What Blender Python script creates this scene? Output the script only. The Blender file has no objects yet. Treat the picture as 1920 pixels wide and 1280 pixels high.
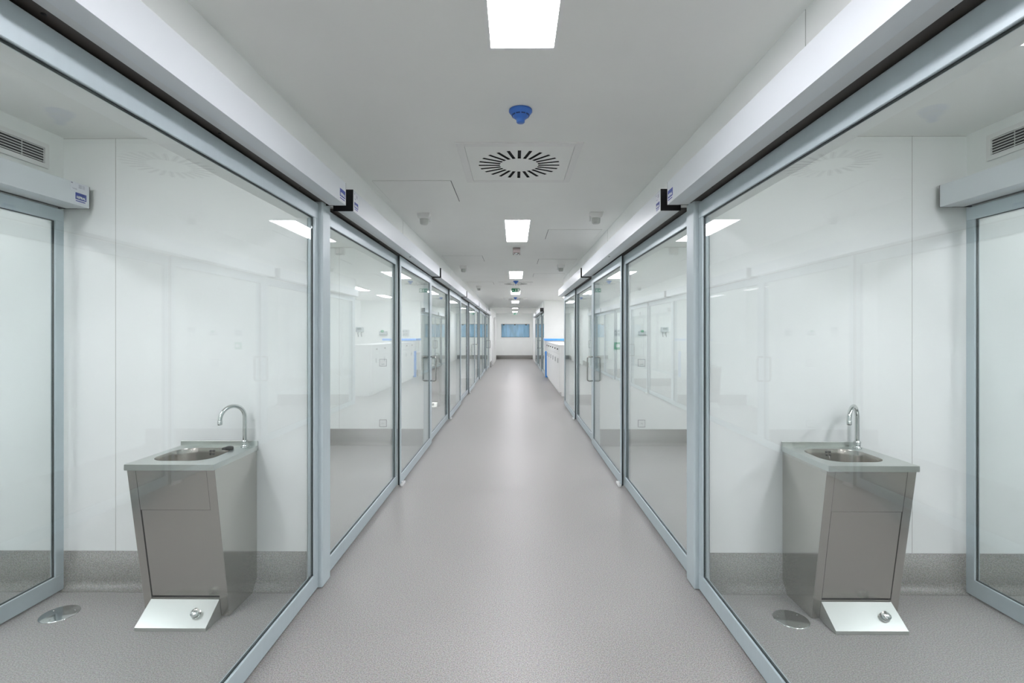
import bpy, bmesh, math, random
from mathutils import Vector, Matrix
random.seed(4)
SC = bpy.context.scene
COL = SC.collection
PI = math.pi

# ------------------------------------------------------------------ materials
def lin(c):
    return tuple(((v/255)/12.92 if v/255 <= .04045 else ((v/255+.055)/1.055)**2.4) for v in c) + (1,)
MATS = {}
def mat(name, rgb, rough=.5, metal=0., spec=.5, emit=None, noise=None, aniso=0, coat=0):
    if name in MATS: return MATS[name]
    m = bpy.data.materials.new(name); m.use_nodes = True
    nt = m.node_tree; b = nt.nodes['Principled BSDF']
    b.inputs['Base Color'].default_value = lin(rgb)
    b.inputs['Roughness'].default_value = rough
    b.inputs['Metallic'].default_value = metal
    b.inputs['Specular IOR Level'].default_value = spec
    if coat:
        b.inputs['Coat Weight'].default_value = coat; b.inputs['Coat Roughness'].default_value = .1
    if emit:
        b.inputs['Emission Color'].default_value = lin(emit[0]); b.inputs['Emission Strength'].default_value = emit[1]
    if noise:                                   # (scale, contrast, (stretch xyz), roughness variation)
        sc, amt, st, rv = noise
        tc = nt.nodes.new('ShaderNodeTexCoord'); mp = nt.nodes.new('ShaderNodeMapping')
        mp.inputs['Scale'].default_value = st
        nz = nt.nodes.new('ShaderNodeTexNoise'); nz.inputs['Scale'].default_value = sc; nz.inputs['Detail'].default_value = 3
        nt.links.new(tc.outputs['Object'], mp.inputs['Vector']); nt.links.new(mp.outputs['Vector'], nz.inputs['Vector'])
        mr = nt.nodes.new('ShaderNodeMapRange')
        mr.inputs['From Min'].default_value = .3; mr.inputs['From Max'].default_value = .7
        mr.inputs['To Min'].default_value = 1-amt; mr.inputs['To Max'].default_value = 1+amt
        nt.links.new(nz.outputs['Fac'], mr.inputs['Value'])
        hs = nt.nodes.new('ShaderNodeHueSaturation'); hs.inputs['Color'].default_value = lin(rgb)
        nt.links.new(mr.outputs['Result'], hs.inputs['Value']); nt.links.new(hs.outputs['Color'], b.inputs['Base Color'])
        if rv:
            m2 = nt.nodes.new('ShaderNodeMapRange')
            m2.inputs['To Min'].default_value = max(.02, rough-rv); m2.inputs['To Max'].default_value = rough+rv
            nt.links.new(nz.outputs['Fac'], m2.inputs['Value']); nt.links.new(m2.outputs['Result'], b.inputs['Roughness'])
    MATS[name] = m
    return m

M_WALL = mat('wall_white', (243, 245, 243), .42, noise=(3, .012, (1, 1, 1), 0))
M_CEIL = mat('ceiling_white', (238, 239, 236), .6, noise=(2, .012, (1, 1, 1), 0))
M_JOINT = mat('wall_joint', (186, 187, 183), .6)
M_WHITE = mat('white_plastic', (232, 232, 230), .4)
M_WHITELAC = mat('white_lacquer', (238, 239, 238), .3)
M_FRAME = mat('satin_aluminium', (190, 203, 208), .36, .2, noise=(40, .015, (1, 1, .05), 0))
M_POST = mat('post_aluminium', (196, 208, 212), .42, .15)
M_HEAD = mat('header_silver', (220, 225, 229), .36, .1)
M_HEADLOW = mat('header_body', (218, 221, 222), .38, .1)
M_RAIL = mat('rail_brown', (92, 86, 82), .5, .4)
M_BLACK = mat('black_plastic', (10, 9, 13), .45)
M_GASKET = mat('gasket', (42, 52, 52), .5)
M_DARK = mat('dark_void', (14, 14, 15), .7)
M_STEEL = mat('brushed_steel', (182, 177, 171), .2, 1.)
M_STEELSIDE = mat('steel_lit_side', (196, 194, 188), .13, 1.)  # same steel, lighter tone paints in the bright wall reflected on the sides
M_STEELTOP = mat('steel_lit_top', (206, 210, 206), .3, 1.)  # same steel, tone lightened to paint the light on upward faces
M_CHROME = mat('chrome', (205, 208, 206), .12, 1.)
M_HANDLE = mat('handle_steel', (172, 171, 167), .22, 1.)
M_BLUE = mat('detector_blue', (58, 112, 196), .4)
M_BLUEDK = mat('detector_slot', (16, 44, 96), .6)
M_STICKBLUE = mat('sticker_blue', (36, 62, 158), .45)
M_STICKWHITE = mat('sticker_white', (226, 228, 236), .45)
M_GREYPRINT = mat('grey_print', (150, 154, 168), .5)
M_GREEN = mat('sign_green', (30, 118, 84), .4, emit=((30, 118, 84), .2))
M_GREENLT = mat('green_button', (40, 160, 110), .4)
M_SIGNWHITE = mat('sign_white', (238, 244, 240), .4)
M_FILM = mat('blue_film', (84, 164, 246), .35, noise=(6, .1, (1, 1, 1), .05))
M_WINFILM = mat('window_film', (158, 204, 238), .45, noise=(2.2, .16, (3, 1, .6), .1))
M_SENSOR = mat('sensor_lens', (196, 198, 194), .35)
M_BROWNBOX = mat('speaker_box', (142, 132, 130), .4, .2)
M_GREYLCD = mat('lcd_grey', (146, 158, 158), .3)
M_DEVICE = mat('device_grey', (196, 202, 204), .4)
M_CABLE = mat('grey_cable', (120, 122, 124), .5)
M_LIGHT = mat('lamp_diffuser', (250, 250, 250), .5, emit=((250, 247, 253), 33))
M_LIGHTBAY = mat('bay_lamp_diffuser', (250, 250, 250), .5, emit=((250, 247, 253), 33))

def floor_material(name, ca, cb):
    m = bpy.data.materials.new(name); m.use_nodes = True
    nt = m.node_tree; b = nt.nodes['Principled BSDF']; L = nt.links
    tc = nt.nodes.new('ShaderNodeTexCoord')
    n1 = nt.nodes.new('ShaderNodeTexNoise'); n1.inputs['Scale'].default_value = 170; n1.inputs['Detail'].default_value = 2
    n2 = nt.nodes.new('ShaderNodeTexNoise'); n2.inputs['Scale'].default_value = 1.6; n2.inputs['Detail'].default_value = 4
    vo = nt.nodes.new('ShaderNodeTexVoronoi'); vo.inputs['Scale'].default_value = 210
    for n in (n1, n2, vo): L.new(tc.outputs['Object'], n.inputs['Vector'])
    r1 = nt.nodes.new('ShaderNodeValToRGB')
    r1.color_ramp.elements[0].position = .33; r1.color_ramp.elements[0].color = lin(ca)
    r1.color_ramp.elements[1].position = .66; r1.color_ramp.elements[1].color = lin(cb)
    L.new(n1.outputs['Fac'], r1.inputs['Fac'])
    r2 = nt.nodes.new('ShaderNodeMapRange'); r2.inputs['To Min'].default_value = .93; r2.inputs['To Max'].default_value = 1.06
    L.new(n2.outputs['Fac'], r2.inputs['Value'])
    hs = nt.nodes.new('ShaderNodeHueSaturation'); L.new(r1.outputs['Color'], hs.inputs['Color']); L.new(r2.outputs['Result'], hs.inputs['Value'])
    mx = nt.nodes.new('ShaderNodeMix'); mx.data_type = 'RGBA'; mx.blend_type = 'MULTIPLY'; mx.inputs['Factor'].default_value = .12
    L.new(hs.outputs['Color'], mx.inputs['A']); L.new(vo.outputs['Color'], mx.inputs['B'])
    L.new(mx.outputs['Result'], b.inputs['Base Color'])
    r3 = nt.nodes.new('ShaderNodeMapRange'); r3.inputs['To Min'].default_value = .36; r3.inputs['To Max'].default_value = .46
    L.new(n2.outputs['Fac'], r3.inputs['Value']); L.new(r3.outputs['Result'], b.inputs['Roughness'])
    b.inputs['Specular IOR Level'].default_value = .5
    bp = nt.nodes.new('ShaderNodeBump'); bp.inputs['Strength'].default_value = .04; bp.inputs['Distance'].default_value = .002
    L.new(n1.outputs['Fac'], bp.inputs['Height']); L.new(bp.outputs['Normal'], b.inputs['Normal'])
    return m
M_FLOOR = floor_material('speckled_vinyl', (134, 131, 128), (183, 180, 177))
M_SKIRT = floor_material('shaded_skirting_vinyl', (120, 118, 114), (164, 162, 157))  # same vinyl as the floor, shade of upright faces put into the colour

def glass_material(name, tint):
    m = bpy.data.materials.new(name); m.use_nodes = True
    nt = m.node_tree; L = nt.links; nt.nodes.clear()
    out = nt.nodes.new('ShaderNodeOutputMaterial')
    tr = nt.nodes.new('ShaderNodeBsdfTransparent'); tr.inputs['Color'].default_value = tint
    gl = nt.nodes.new('ShaderNodeBsdfGlossy'); gl.inputs['Roughness'].default_value = .0; gl.inputs['Color'].default_value = (.94, .98, .97, 1)
    lw = nt.nodes.new('ShaderNodeLayerWeight'); lw.inputs['Blend'].default_value = .5
    pw = nt.nodes.new('ShaderNodeMath'); pw.operation = 'POWER'; pw.inputs[1].default_value = 5
    ma = nt.nodes.new('ShaderNodeMath'); ma.operation = 'MULTIPLY_ADD'; ma.inputs[1].default_value = .95; ma.inputs[2].default_value = .045
    L.new(lw.outputs['Facing'], pw.inputs[0]); L.new(pw.outputs[0], ma.inputs[0])
    mx = nt.nodes.new('ShaderNodeMixShader')
    L.new(ma.outputs[0], mx.inputs['Fac']); L.new(tr.outputs[0], mx.inputs[1]); L.new(gl.outputs[0], mx.inputs[2])
    L.new(mx.outputs[0], out.inputs['Surface'])
    return m
M_GLASS = glass_material('door_glass', (.953, .973, .973, 1))

# ------------------------------------------------------------------ mesh helpers
class MB:
    def __init__(s): s.bm = bmesh.new(); s.mi = 0
    def _mark(s, faces):
        for f in faces: f.material_index = s.mi
    def box(s, x0, x1, y0, y1, z0, z1, bev=0, seg=2):
        bm = s.bm
        n0 = len(bm.faces)
        vs = [bm.verts.new((x, y, z)) for x in (x0, x1) for y in (y0, y1) for z in (z0, z1)]
        fs = [bm.faces.new([vs[i] for i in q]) for q in ((0,1,3,2),(4,6,7,5),(0,4,5,1),(2,3,7,6),(0,2,6,4),(1,5,7,3))]
        s._mark(fs)
        if bev:
            es = list({e for f in fs for e in f.edges})
            r = bmesh.ops.bevel(bm, geom=es, offset=bev, segments=seg, affect='EDGES', profile=.5, clamp_overlap=True)
            s._mark(r['faces'])
        return s
    def prism(s, pts, axis, a0, a1, bev=0):
        """pts: 2D polygon; axis 'x': pts are (y,z); 'y': (x,z); 'z': (x,y)"""
        def P(p, a): return {'x': (a, p[0], p[1]), 'y': (p[0], a, p[1]), 'z': (p[0], p[1], a)}[axis]
        bm = s.bm
        A = [bm.verts.new(P(p, a0)) for p in pts]; B = [bm.verts.new(P(p, a1)) for p in pts]
        n = len(pts)
        fs = [bm.faces.new(A), bm.faces.new(B[::-1])]
        for i in range(n): fs.append(bm.faces.new([A[i], B[i], B[(i+1) % n], A[(i+1) % n]]))
        s._mark(fs)
        bmesh.ops.recalc_face_normals(bm, faces=fs)
        if bev:
            es = list({e for f in fs for e in f.edges})
            r = bmesh.ops.bevel(bm, geom=es, offset=bev, segments=2, affect='EDGES', profile=.5, clamp_overlap=True)
            s._mark(r['faces'])
        return s
    def lathe(s, prof, c=(0,0,0), n=32, M=None, smooth=True):
        bm = s.bm; rings = []; fs = []
        for r, z in prof:
            if r < 1e-6: rings.append([bm.verts.new((0,0,z))])
            else: rings.append([bm.verts.new((r*math.cos(2*PI*i/n), r*math.sin(2*PI*i/n), z)) for i in range(n)])
        for a, b in zip(rings, rings[1:]):
            for i in range(n):
                j = (i+1) % n
                if len(a) == 1 and len(b) == 1: continue
                if len(a) == 1: f = bm.faces.new([a[0], b[i], b[j]])
                elif len(b) == 1: f = bm.faces.new([a[i], b[0], a[j]])
                else: f = bm.faces.new([a[i], b[i], b[j], a[j]])
                f.smooth = smooth; fs.append(f)
        s._mark(fs)
        vs = [v for r in rings for v in r]
        if M is not None: bmesh.ops.transform(bm, matrix=M, verts=vs)
        bmesh.ops.translate(bm, vec=c, verts=vs)
        bmesh.ops.recalc_face_normals(bm, faces=fs)
        return s
    def tube(s, path, r, n=12, cap=True):
        bm = s.bm; P = [Vector(p) for p in path]; rings = []
        up = None
        for i, p in enumerate(P):
            t = (P[min(i+1, len(P)-1)] - P[max(i-1, 0)]).normalized()
            if up is None:
                up = Vector((0,0,1)) if abs(t.z) < .9 else Vector((1,0,0))
            a = t.cross(up).normalized(); b = t.cross(a).normalized(); up = a.cross(t).normalized() if False else up
            if abs(t.dot(up)) > .95:
                up = Vector((0,1,0)) if abs(t.y) < .9 else Vector((1,0,0))
                a = t.cross(up).normalized(); b = t.cross(a).normalized()
            rr = r[i] if isinstance(r, (list, tuple)) else r
            rings.append([bm.verts.new(p + rr*(a*math.cos(2*PI*k/n) + b*math.sin(2*PI*k/n))) for k in range(n)])
        fs = []
        for a, b in zip(rings, rings[1:]):
            # align
            best = min(range(n), key=lambda o: sum((a[k].co-b[(k+o) % n].co).length for k in range(0, n, 3)))
            for k in range(n):
                f = bm.faces.new([a[k], a[(k+1) % n], b[(k+1+best) % n], b[(k+best) % n]]); f.smooth = True; fs.append(f)
            b[:] = [b[(k+best) % n] for k in range(n)]
        if cap: fs += [bm.faces.new(rings[0][::-1]), bm.faces.new(rings[-1])]
        s._mark(fs); bmesh.ops.recalc_face_normals(bm, faces=fs)
        return s
    def quadmesh(s, verts, faces, smooth=False):
        vs = [s.bm.verts.new(v) for v in verts]; fs = []
        for f in faces:
            g = s.bm.faces.new([vs[i] for i in f]); g.smooth = smooth; fs.append(g)
        s._mark(fs); return s

def obj(name, mb, mats, parent=None, loc=(0,0,0)):
    me = bpy.data.meshes.new(name)
    mb.bm.to_mesh(me); mb.bm.free()
    for m in (mats if isinstance(mats, (list, tuple)) else [mats]): me.materials.append(m)
    o = bpy.data.objects.new(name, me); COL.objects.link(o); o.location = loc
    if parent: o.parent = parent
    return o
def tag(o, label, cat, group=None, kind=None):
    o['label'] = label; o['category'] = cat
    if group: o['group'] = group
    if kind: o['kind'] = kind
    return o
def thing(name, label, cat, loc=(0,0,0), rz=0, group=None):
    o = bpy.data.objects.new(name, None); COL.objects.link(o); o.empty_display_size = .05
    o.location = loc; o.rotation_euler = (0,0,rz)
    return tag(o, label, cat, group)
def struct(name, mb, mats, label, cat, parent=None):
    o = obj(name, mb, mats, parent)
    return tag(o, label, cat, kind='structure')
def dup(root, loc, label, group=None, rz=None):
    r = root.copy(); COL.objects.link(r); r.location = loc; r['label'] = label
    if rz is not None: r.rotation_euler = (0,0,rz)
    if group: r['group'] = group
    for ch in list(root.children):
        c = ch.copy(); COL.objects.link(c); c.parent = r
        for g in list(ch.children):
            d = g.copy(); COL.objects.link(d); d.parent = c
    return r
def text_geo(txt, size, bold=.0):
    cu = bpy.data.curves.new('t', 'FONT'); cu.body = txt; cu.size = size; cu.align_x = 'CENTER'; cu.align_y = 'CENTER'
    cu.offset = bold; cu.resolution_u = 3
    o = bpy.data.objects.new('t', cu); COL.objects.link(o)
    dg = bpy.context.evaluated_depsgraph_get(); dg.update()
    me = bpy.data.meshes.new_from_object(o.evaluated_get(dg))
    vs = [tuple(v.co) for v in me.vertices]; fs = [tuple(p.vertices) for p in me.polygons]
    bpy.data.objects.remove(o); bpy.data.curves.remove(cu); bpy.data.meshes.remove(me)
    return vs, fs

# ------------------------------------------------------------------ camera
HC = 1.55
cam = bpy.data.cameras.new('camera'); co = bpy.data.objects.new('camera', cam); COL.objects.link(co)
co.location = (0, 0, HC); co.rotation_euler = (PI/2, 0, .0075)
cam.sensor_width = 36; cam.lens = 930/1920*36
cam.shift_x = 2.5/1920; cam.shift_y = -15.5/1920
cam.clip_start = .02; cam.clip_end = 100
SC.camera = co

# ------------------------------------------------------------------ layout
ZC = 2.74                      # ceiling
P = [3.005 + 3.86*k for k in range(6)]          # near faces of the cross walls between bays
PT = .135
YB, YE = -3.9, 29.8
OUTL, OUTR = -2.75, 2.72       # bay back walls
XL, XR = -1.172, 1.071         # corridor faces above the doors
ORD = ['first', 'second', 'third', 'fourth', 'fifth', 'sixth', 'seventh']

# floor, ceiling
struct('floor', MB().box(-4.7, 4.7, YB-.2, YE+.2, -.06, 0), M_FLOOR, 'speckled grey vinyl floor of the corridor and bays', 'floor')
struct('ceiling', MB().box(-4.7, 4.7, YB-.2, YE+.2, ZC, ZC+.06), M_CEIL, 'smooth pale grey ceiling over corridor and bays', 'ceiling')

# corridor walls above the glass (front face + deeper lintel behind the leaves)
def upper_wall(s, y0, y1):
    X = -XL if s < 0 else XR
    prof = [(X, 2.36), (X+.063, 2.36), (X+.063, 2.25), (X+.15, 2.25), (X+.15, ZC), (X, ZC)]
    mb = MB().prism([(s*a, z) for a, z in prof], 'y', y0, y1)
    mb.mi = 1
    return mb
mb = upper_wall(-1, YB, P[5]+PT)
for y in (1.35, 5.2, 9.1): mb.box(XL, XL+.0012, y, y+.003, 2.49, ZC)
struct('wall_left', mb, [M_WALL, M_JOINT], 'white wall band above the left row of glass doors', 'wall')
mb = upper_wall(1, YB, P[2]+PT)
for y in (1.83, 5.7, 9.6): mb.box(XR-.0012, XR, y, y+.003, 2.49, ZC)
struct('wall_right', mb, [M_WALL, M_JOINT], 'white wall band above the near right glass doors', 'wall')
mb = upper_wall(1, 18.19, 25.65)
struct('wall_right.001', mb, [M_WALL, M_JOINT], 'white wall band above the far right glass doors', 'wall')

# cross walls between bays, with joint lines
def cross_wall(x0, x1, y, joints, name, label):
    mb = MB().box(x0, x1, y, y+PT, 0, ZC); mb.mi = 1
    for j in joints: mb.box(j-.0015, j+.0015, y-.0008, y, .226, ZC-.002)
    mb.box(x0, x1, y-.0008, y, ZC-.006, ZC-.0035)
    return struct(name, mb, [M_WALL, M_JOINT], label, 'wall')
def baseboard(name, p0, p1, nrm, label, h=.225):
    """coved skirting along p0->p1 on the side nrm"""
    r = .05; t = .006
    prof = [(0, 0), (0, h), (t, h), (t, r)] + [(t+r-r*math.cos(a), r-r*math.sin(a)) for a in [PI/2*i/7 for i in range(1, 8)]] + [(t+r, .0004), (t+r, 0)]
    prof = prof[:-1]
    prof[-1] = (t+r, .0005)
    d = Vector((p1[0]-p0[0], p1[1]-p0[1])); n = Vector(nrm)
    bm = MB(); V = []; F = []
    k = len(prof)
    for p in (p0, p1):
        for a, z in prof: V.append((p[0]+n.x*a, p[1]+n.y*a, z))
    for i in range(k): F.append((i, (i+1) % k, k+(i+1) % k, k+i))
    F.append(tuple(range(k-1, -1, -1))); F.append(tuple(range(k, 2*k)))
    bm.quadmesh(V, F)
    bmesh.ops.recalc_face_normals(bm.bm, faces=bm.bm.faces[:])
    for f in bm.bm.faces:
        if 3 < len(f.verts) < 5: f.smooth = True
    bm.mi = 1
    ex = (min(p0[0], p1[0])+abs(n.x)*0, max(p0[0], p1[0]))
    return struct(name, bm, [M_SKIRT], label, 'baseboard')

for k, y in enumerate(P):
    wide = k == 0
    xl = -4.6 if wide else OUTL
    cross_wall(xl, -1.26, y, [-2.43] if not wide else [-2.43, -3.6], 'wall_partition_left' + ('' if k == 0 else '.%03d' % k),
               'white cross wall closing the %s bay on the left' % ORD[k])
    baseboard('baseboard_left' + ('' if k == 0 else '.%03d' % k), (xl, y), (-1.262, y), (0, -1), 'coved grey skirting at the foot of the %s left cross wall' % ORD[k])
for k, y in enumerate(P[:3]):
    wide = k == 0
    xr = 4.6 if wide else OUTR
    cross_wall(1.18, xr if k < 2 else 3.2, y, [2.395] if not wide else [2.395, 3.6], 'wall_partition_right' + ('' if k == 0 else '.%03d' % k),
               'white cross wall closing the %s bay on the right' % ORD[k])
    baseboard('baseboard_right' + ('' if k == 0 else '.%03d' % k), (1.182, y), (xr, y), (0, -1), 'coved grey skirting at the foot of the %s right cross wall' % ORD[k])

# back walls of the bays: first bay has a door opening, the rest are solid
def outer_wall(s):
    X = OUTL if s < 0 else OUTR
    a, b = (X-.12, X) if s < 0 else (X, X+.12)
    mb = MB()
    mb.box(a, b, YB, .9, 0, ZC); mb.box(a, b, .9, 3.005, 2.24, ZC)
    if s < 0: mb.box(a, b, P[0]+PT, YE, 0, ZC)
    else: mb.box(a, b, P[0]+PT, P[2], 0, ZC)
    return mb
struct('wall_outer_left', outer_wall(-1), M_WALL, 'white back wall of the left bays with a door opening', 'wall')
struct('wall_outer_right', outer_wall(1), M_WALL, 'white back wall of the right bays with a door opening', 'wall')
for s, nm in ((-1, 'left'), (1, 'right')):
    a, b = (-4.7, -4.6) if s < 0 else (4.6, 4.7)
    struct('wall_far_'+nm, MB().box(a, b, YB, P[0]+PT, 0, ZC), M_WALL, 'white far wall of the room beyond the %s bay door' % nm, 'wall')
struct('wall_back', MB().box(-4.7, 4.7, YB-.12, YB, 0, ZC), M_WALL, 'white wall at the start of the corridor', 'wall')

# far end of corridor
WX0, WX1, WZ0, WZ1 = -.785, .905, 1.30, 2.10
mb = MB()
mb.box(-3.4, WX0, YE, YE+.15, 0, ZC); mb.box(WX1, 3.4, YE, YE+.15, 0, ZC)
mb.box(WX0, WX1, YE, YE+.15, 0, WZ0); mb.box(WX0, WX1, YE, YE+.15, WZ1, ZC)
struct('wall_end', mb, M_WALL, 'white wall closing the far end of the corridor', 'wall')
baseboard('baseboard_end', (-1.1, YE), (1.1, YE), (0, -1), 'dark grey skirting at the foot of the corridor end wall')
mb = MB().box(-1.25, -1.11, P[5]+PT+.03, YE, 0, ZC)
struct('wall_left_far', mb, M_WALL, 'white wall past the last glass door on the left', 'wall')
mb = MB().box(1.10, 1.3, 25.65, YE, 0, ZC)
struct('wall_right_far', mb, M_WALL, 'white wall past the far right glass doors', 'wall')
mb = MB().box(1.085, 3.2, 18.05, 18.19, 0, ZC)
struct('wall_alcove_end', mb, M_WALL, 'white wall facing the camera above the film wrapped worktop', 'wall')
mb = MB().box(3.2, 3.34, P[2], YE, 0, ZC)
struct('wall_alcove', mb, M_WALL, 'white back wall of the alcove behind the low cabinets', 'wall')
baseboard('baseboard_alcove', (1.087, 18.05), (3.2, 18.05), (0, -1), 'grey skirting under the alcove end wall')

# slim white beam across the far ceiling
struct('trim_1', MB().box(-1.11, 1.085, 22.46, 22.62, ZC-.045, ZC-.0005, .004), M_WALL, 'low white ceiling beam across the corridor far off', 'trim')

# end window: frame, glass and the blue film hung behind it
wroot = bpy.data.objects.new('window_1', None); COL.objects.link(wroot); wroot.location = (0, YE, WZ0)
tag(wroot, 'wide window covered with blue film in the corridor end wall', 'window', kind='structure')
mb = MB(); fw = .055
mb.box(WX0-fw, WX1+fw, -.02, -.001, WZ1-WZ0, WZ1-WZ0+fw, .004); mb.box(WX0-fw, WX1+fw, -.03, -.001, -fw-.02, 0, .004)
mb.box(WX0-fw, WX0, -.02, -.001, 0, WZ1-WZ0, .004); mb.box(WX1, WX1+fw, -.02, -.001, 0, WZ1-WZ0, .004)
obj('window_frame', mb, M_WHITELAC, wroot)
mb = MB(); g = .018
mb.box(WX0, WX1, 0, .03, WZ1-WZ0-g, WZ1-WZ0); mb.box(WX0, WX1, 0, .03, 0, g)
mb.box(WX0, WX0+g, 0, .03, g, WZ1-WZ0-g); mb.box(WX1-g, WX1, 0, .03, g, WZ1-WZ0-g)
obj('sash', mb, mat('window_sash', (112, 122, 122), .45), wroot)
obj('window_pane', MB().box(WX0+g, WX1-g, .012, .018, g, WZ1-WZ0-g), M_GLASS, wroot)
mb = MB(); V = []; F = []; nx, nz = 60, 14
for i in range(nx+1):
    for j in range(nz+1):
        x = WX0+.004 + (WX1-WX0-.008)*i/nx; z = .003 + (WZ1-WZ0-.006)*j/nz
        V.append((x, .07+.01*math.sin(x*17+.8*math.sin(z*6))+.006*math.sin(x*41), z))
for i in range(nx):
    for j in range(nz):
        a = i*(nz+1)+j; F.append((a, a+1, a+nz+2, a+nz+1))
mb.quadmesh(V, F, True)
f = obj('blue_film_sheet', mb, M_WINFILM, wroot)
sm = f.modifiers.new('s', 'SOLIDIFY'); sm.thickness = .003
for x in (-.64, .03, .7):
    obj('clip', MB().box(x-.045, x+.045, .03, .05, WZ1-WZ0-.07, WZ1-WZ0-.019, .004), M_BLACK, wroot)

# white doors on the far left wall
def white_door(n, y0, y1, label):
    r = bpy.data.objects.new('door_%d' % n, None); COL.objects.link(r); r.location = (-1.11, y0, 0)
    tag(r, label, 'door', kind='structure')
    w = y1-y0
    mb = MB().box(0, .085, 0, .09, 0, 2.42, .006).box(0, .085, w-.09, w, 0, 2.42, .006).box(0, .085, .09, w-.09, 2.33, 2.42, .006)
    obj('door_frame', mb, M_WHITELAC, r)
    lf = obj('door_leaf', MB().box(.001, .03, .095, w-.095, .008, 2.325, .003), M_WHITE, r)
    h = MB().lathe([(0, 0), (.026, 0), (.026, .008), (.011, .01), (.011, .05), (0, .05)], (.03, .18, 1.02), 16, Matrix.Rotation(PI/2, 4, 'Y'))
    h.tube([(.075, .18, 1.02), (.075, .31, 1.02)], .01, 8)
    obj('door_handle', h, M_HANDLE, lf)
white_door(1, 24.3, 25.7, 'white door in a raised frame just past the left glass doors')
white_door(2, 26.6, 27.9, 'white door next to the end wall on the left')
for i, (a, b) in enumerate(((22.5, 24.3), (25.7, 26.6), (27.9, YE))):
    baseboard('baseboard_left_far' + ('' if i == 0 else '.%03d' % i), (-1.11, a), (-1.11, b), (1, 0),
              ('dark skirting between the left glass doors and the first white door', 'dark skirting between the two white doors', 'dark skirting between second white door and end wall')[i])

# ------------------------------------------------------------------ glass fronts
def frame_geo(L, z0, z1, t, st=.055, rb=.095, rt=.095):
    """parts of one glass leaf, local y 0..L, x centred"""
    fr = MB()
    fr.box(-t/2, t/2, 0, L, z0, z0+rb, .002, 1).box(-t/2, t/2, 0, L, z1-rt, z1, .002, 1)
    fr.box(-t/2, t/2, 0, st, z0+rb, z1-rt, .002, 1).box(-t/2, t/2, L-st, L, z0+rb, z1-rt, .002, 1)
    ga = MB(); g = .003; h = .006
    ga.box(-h, h, st, L-st, z0+rb, z0+rb+g).box(-h, h, st, L-st, z1-rt-g, z1-rt)
    ga.box(-h, h, st, st+g, z0+rb+g, z1-rt-g).box(-h, h, L-st-g, L-st, z0+rb+g, z1-rt-g)
    gl = MB().box(-.004, .004, st+g, L-st-g, z0+rb+g, z1-rt-g)
    return fr, ga, gl
def glass_leaf(name, label, cat, L, t, loc, handle=None, group=None, z0=.012, z1=2.335, rt=.095):
    r = thing(name, label, cat, loc, 0, group)
    fr, ga, gl = frame_geo(L, z0, z1, t, rt=rt)
    obj('frame', fr, M_FRAME, r); obj('gasket', ga, M_GASKET, r); obj('glass_pane', gl, M_GLASS, r)
    if t == T2: obj('brush_seal', MB().box(-.006, .006, -.006, -.0002, z0, z1), M_BLACK, r)
    if handle is not None:
        for s in (-1, 1):
            x = s*(t/2); b = x+s*.075; y = handle
            zt, zb = 1.225, .895; rr = .022
            path = [(x+s*.0005, y, zt), (b-s*rr, y, zt)] + [(b-s*rr+s*rr*math.sin(a), y, zt-rr+rr*math.cos(a)) for a in (PI/8, PI/4, 3*PI/8)] + \
                   [(b, y, zt-rr), (b, y, zb+rr)] + [(b-s*rr+s*rr*math.cos(a), y, zb+rr-rr*math.sin(a)) for a in (PI/8, PI/4, 3*PI/8)] + [(b-s*rr, y, zb), (x+s*.0005, y, zb)]
            obj('handle', MB().tube(path, .0095, 10), M_HANDLE, r)
    return r
T1, T2 = .032, .028
XF = {-1: -1.206, 1: 1.127}; XS = {-1: -1.172, 1: 1.094}
SIDE = {-1: 'left', 1: 'right'}
GF, GS = 'glass panels beside the sliding doors', 'sliding glass doors of the bay fronts'
LF, LS = 1.885, 1.84
pf = ps = pn = None
big = None
for s in (-1, 1):
    # first bay: large panel up to the first post
    lab = 'large clear glass panel nearest the camera on the %s, in front of the steel sink' % SIDE[s]
    if big is None: big = glass_leaf('fixed_glass_panel', lab, 'glass panel', 2.14, T1, (XF[s], .86, 0), group=GF)
    else: dup(big, (XF[s], .86, 0), lab, GF)
    lab = 'glass panel at the %s edge of the picture, before the large panel' % SIDE[s]
    if pf is None: pf = glass_leaf('fixed_glass_panel', lab, 'glass panel', LF, T1, (XF[s], -1.04, 0), group=GF)
    else: dup(pf, (XF[s], -1.04, 0), lab, GF)
    bays = list(range(1, 6)) if s < 0 else [1, 2]
    for k in bays:
        y0 = P[k-1]+PT
        nth = ORD[k]
        dup(pf, (XF[s], y0+.001, 0), 'clear glass panel forming the near half of the %s bay front on the %s' % (nth, SIDE[s]), GF)
        hd = k % 2 == 1
        lab = 'clear sliding glass door %s, far half of the %s bay front on the %s' % ('with bar handle' if hd else 'without a handle', nth, SIDE[s])
        pos = (XS[s], P[k]-LS-.003, 0)
        if hd and ps is None: ps = glass_leaf('sliding_glass_door', lab, 'door', LS, T2, pos, LS-.03, GS)
        elif not hd and pn is None: pn = glass_leaf('sliding_glass_door', lab, 'door', LS, T2, pos, None, GS)
        else: dup(ps if hd else pn, pos, lab, GS)
# far right glass doors beyond the alcove
for i, y in enumerate((18.2, 21.93)):
    dup(pf, (1.127, y, 0), 'small looking glass panel far right beyond the cabinets, %s of the two' % ('nearer', 'farther')[i], GF)
    dup((ps, pn)[i], (1.094, y+LF, 0), 'sliding glass door far right beyond the cabinets, %s of the two' % ('nearer', 'farther')[i], GS)

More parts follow.
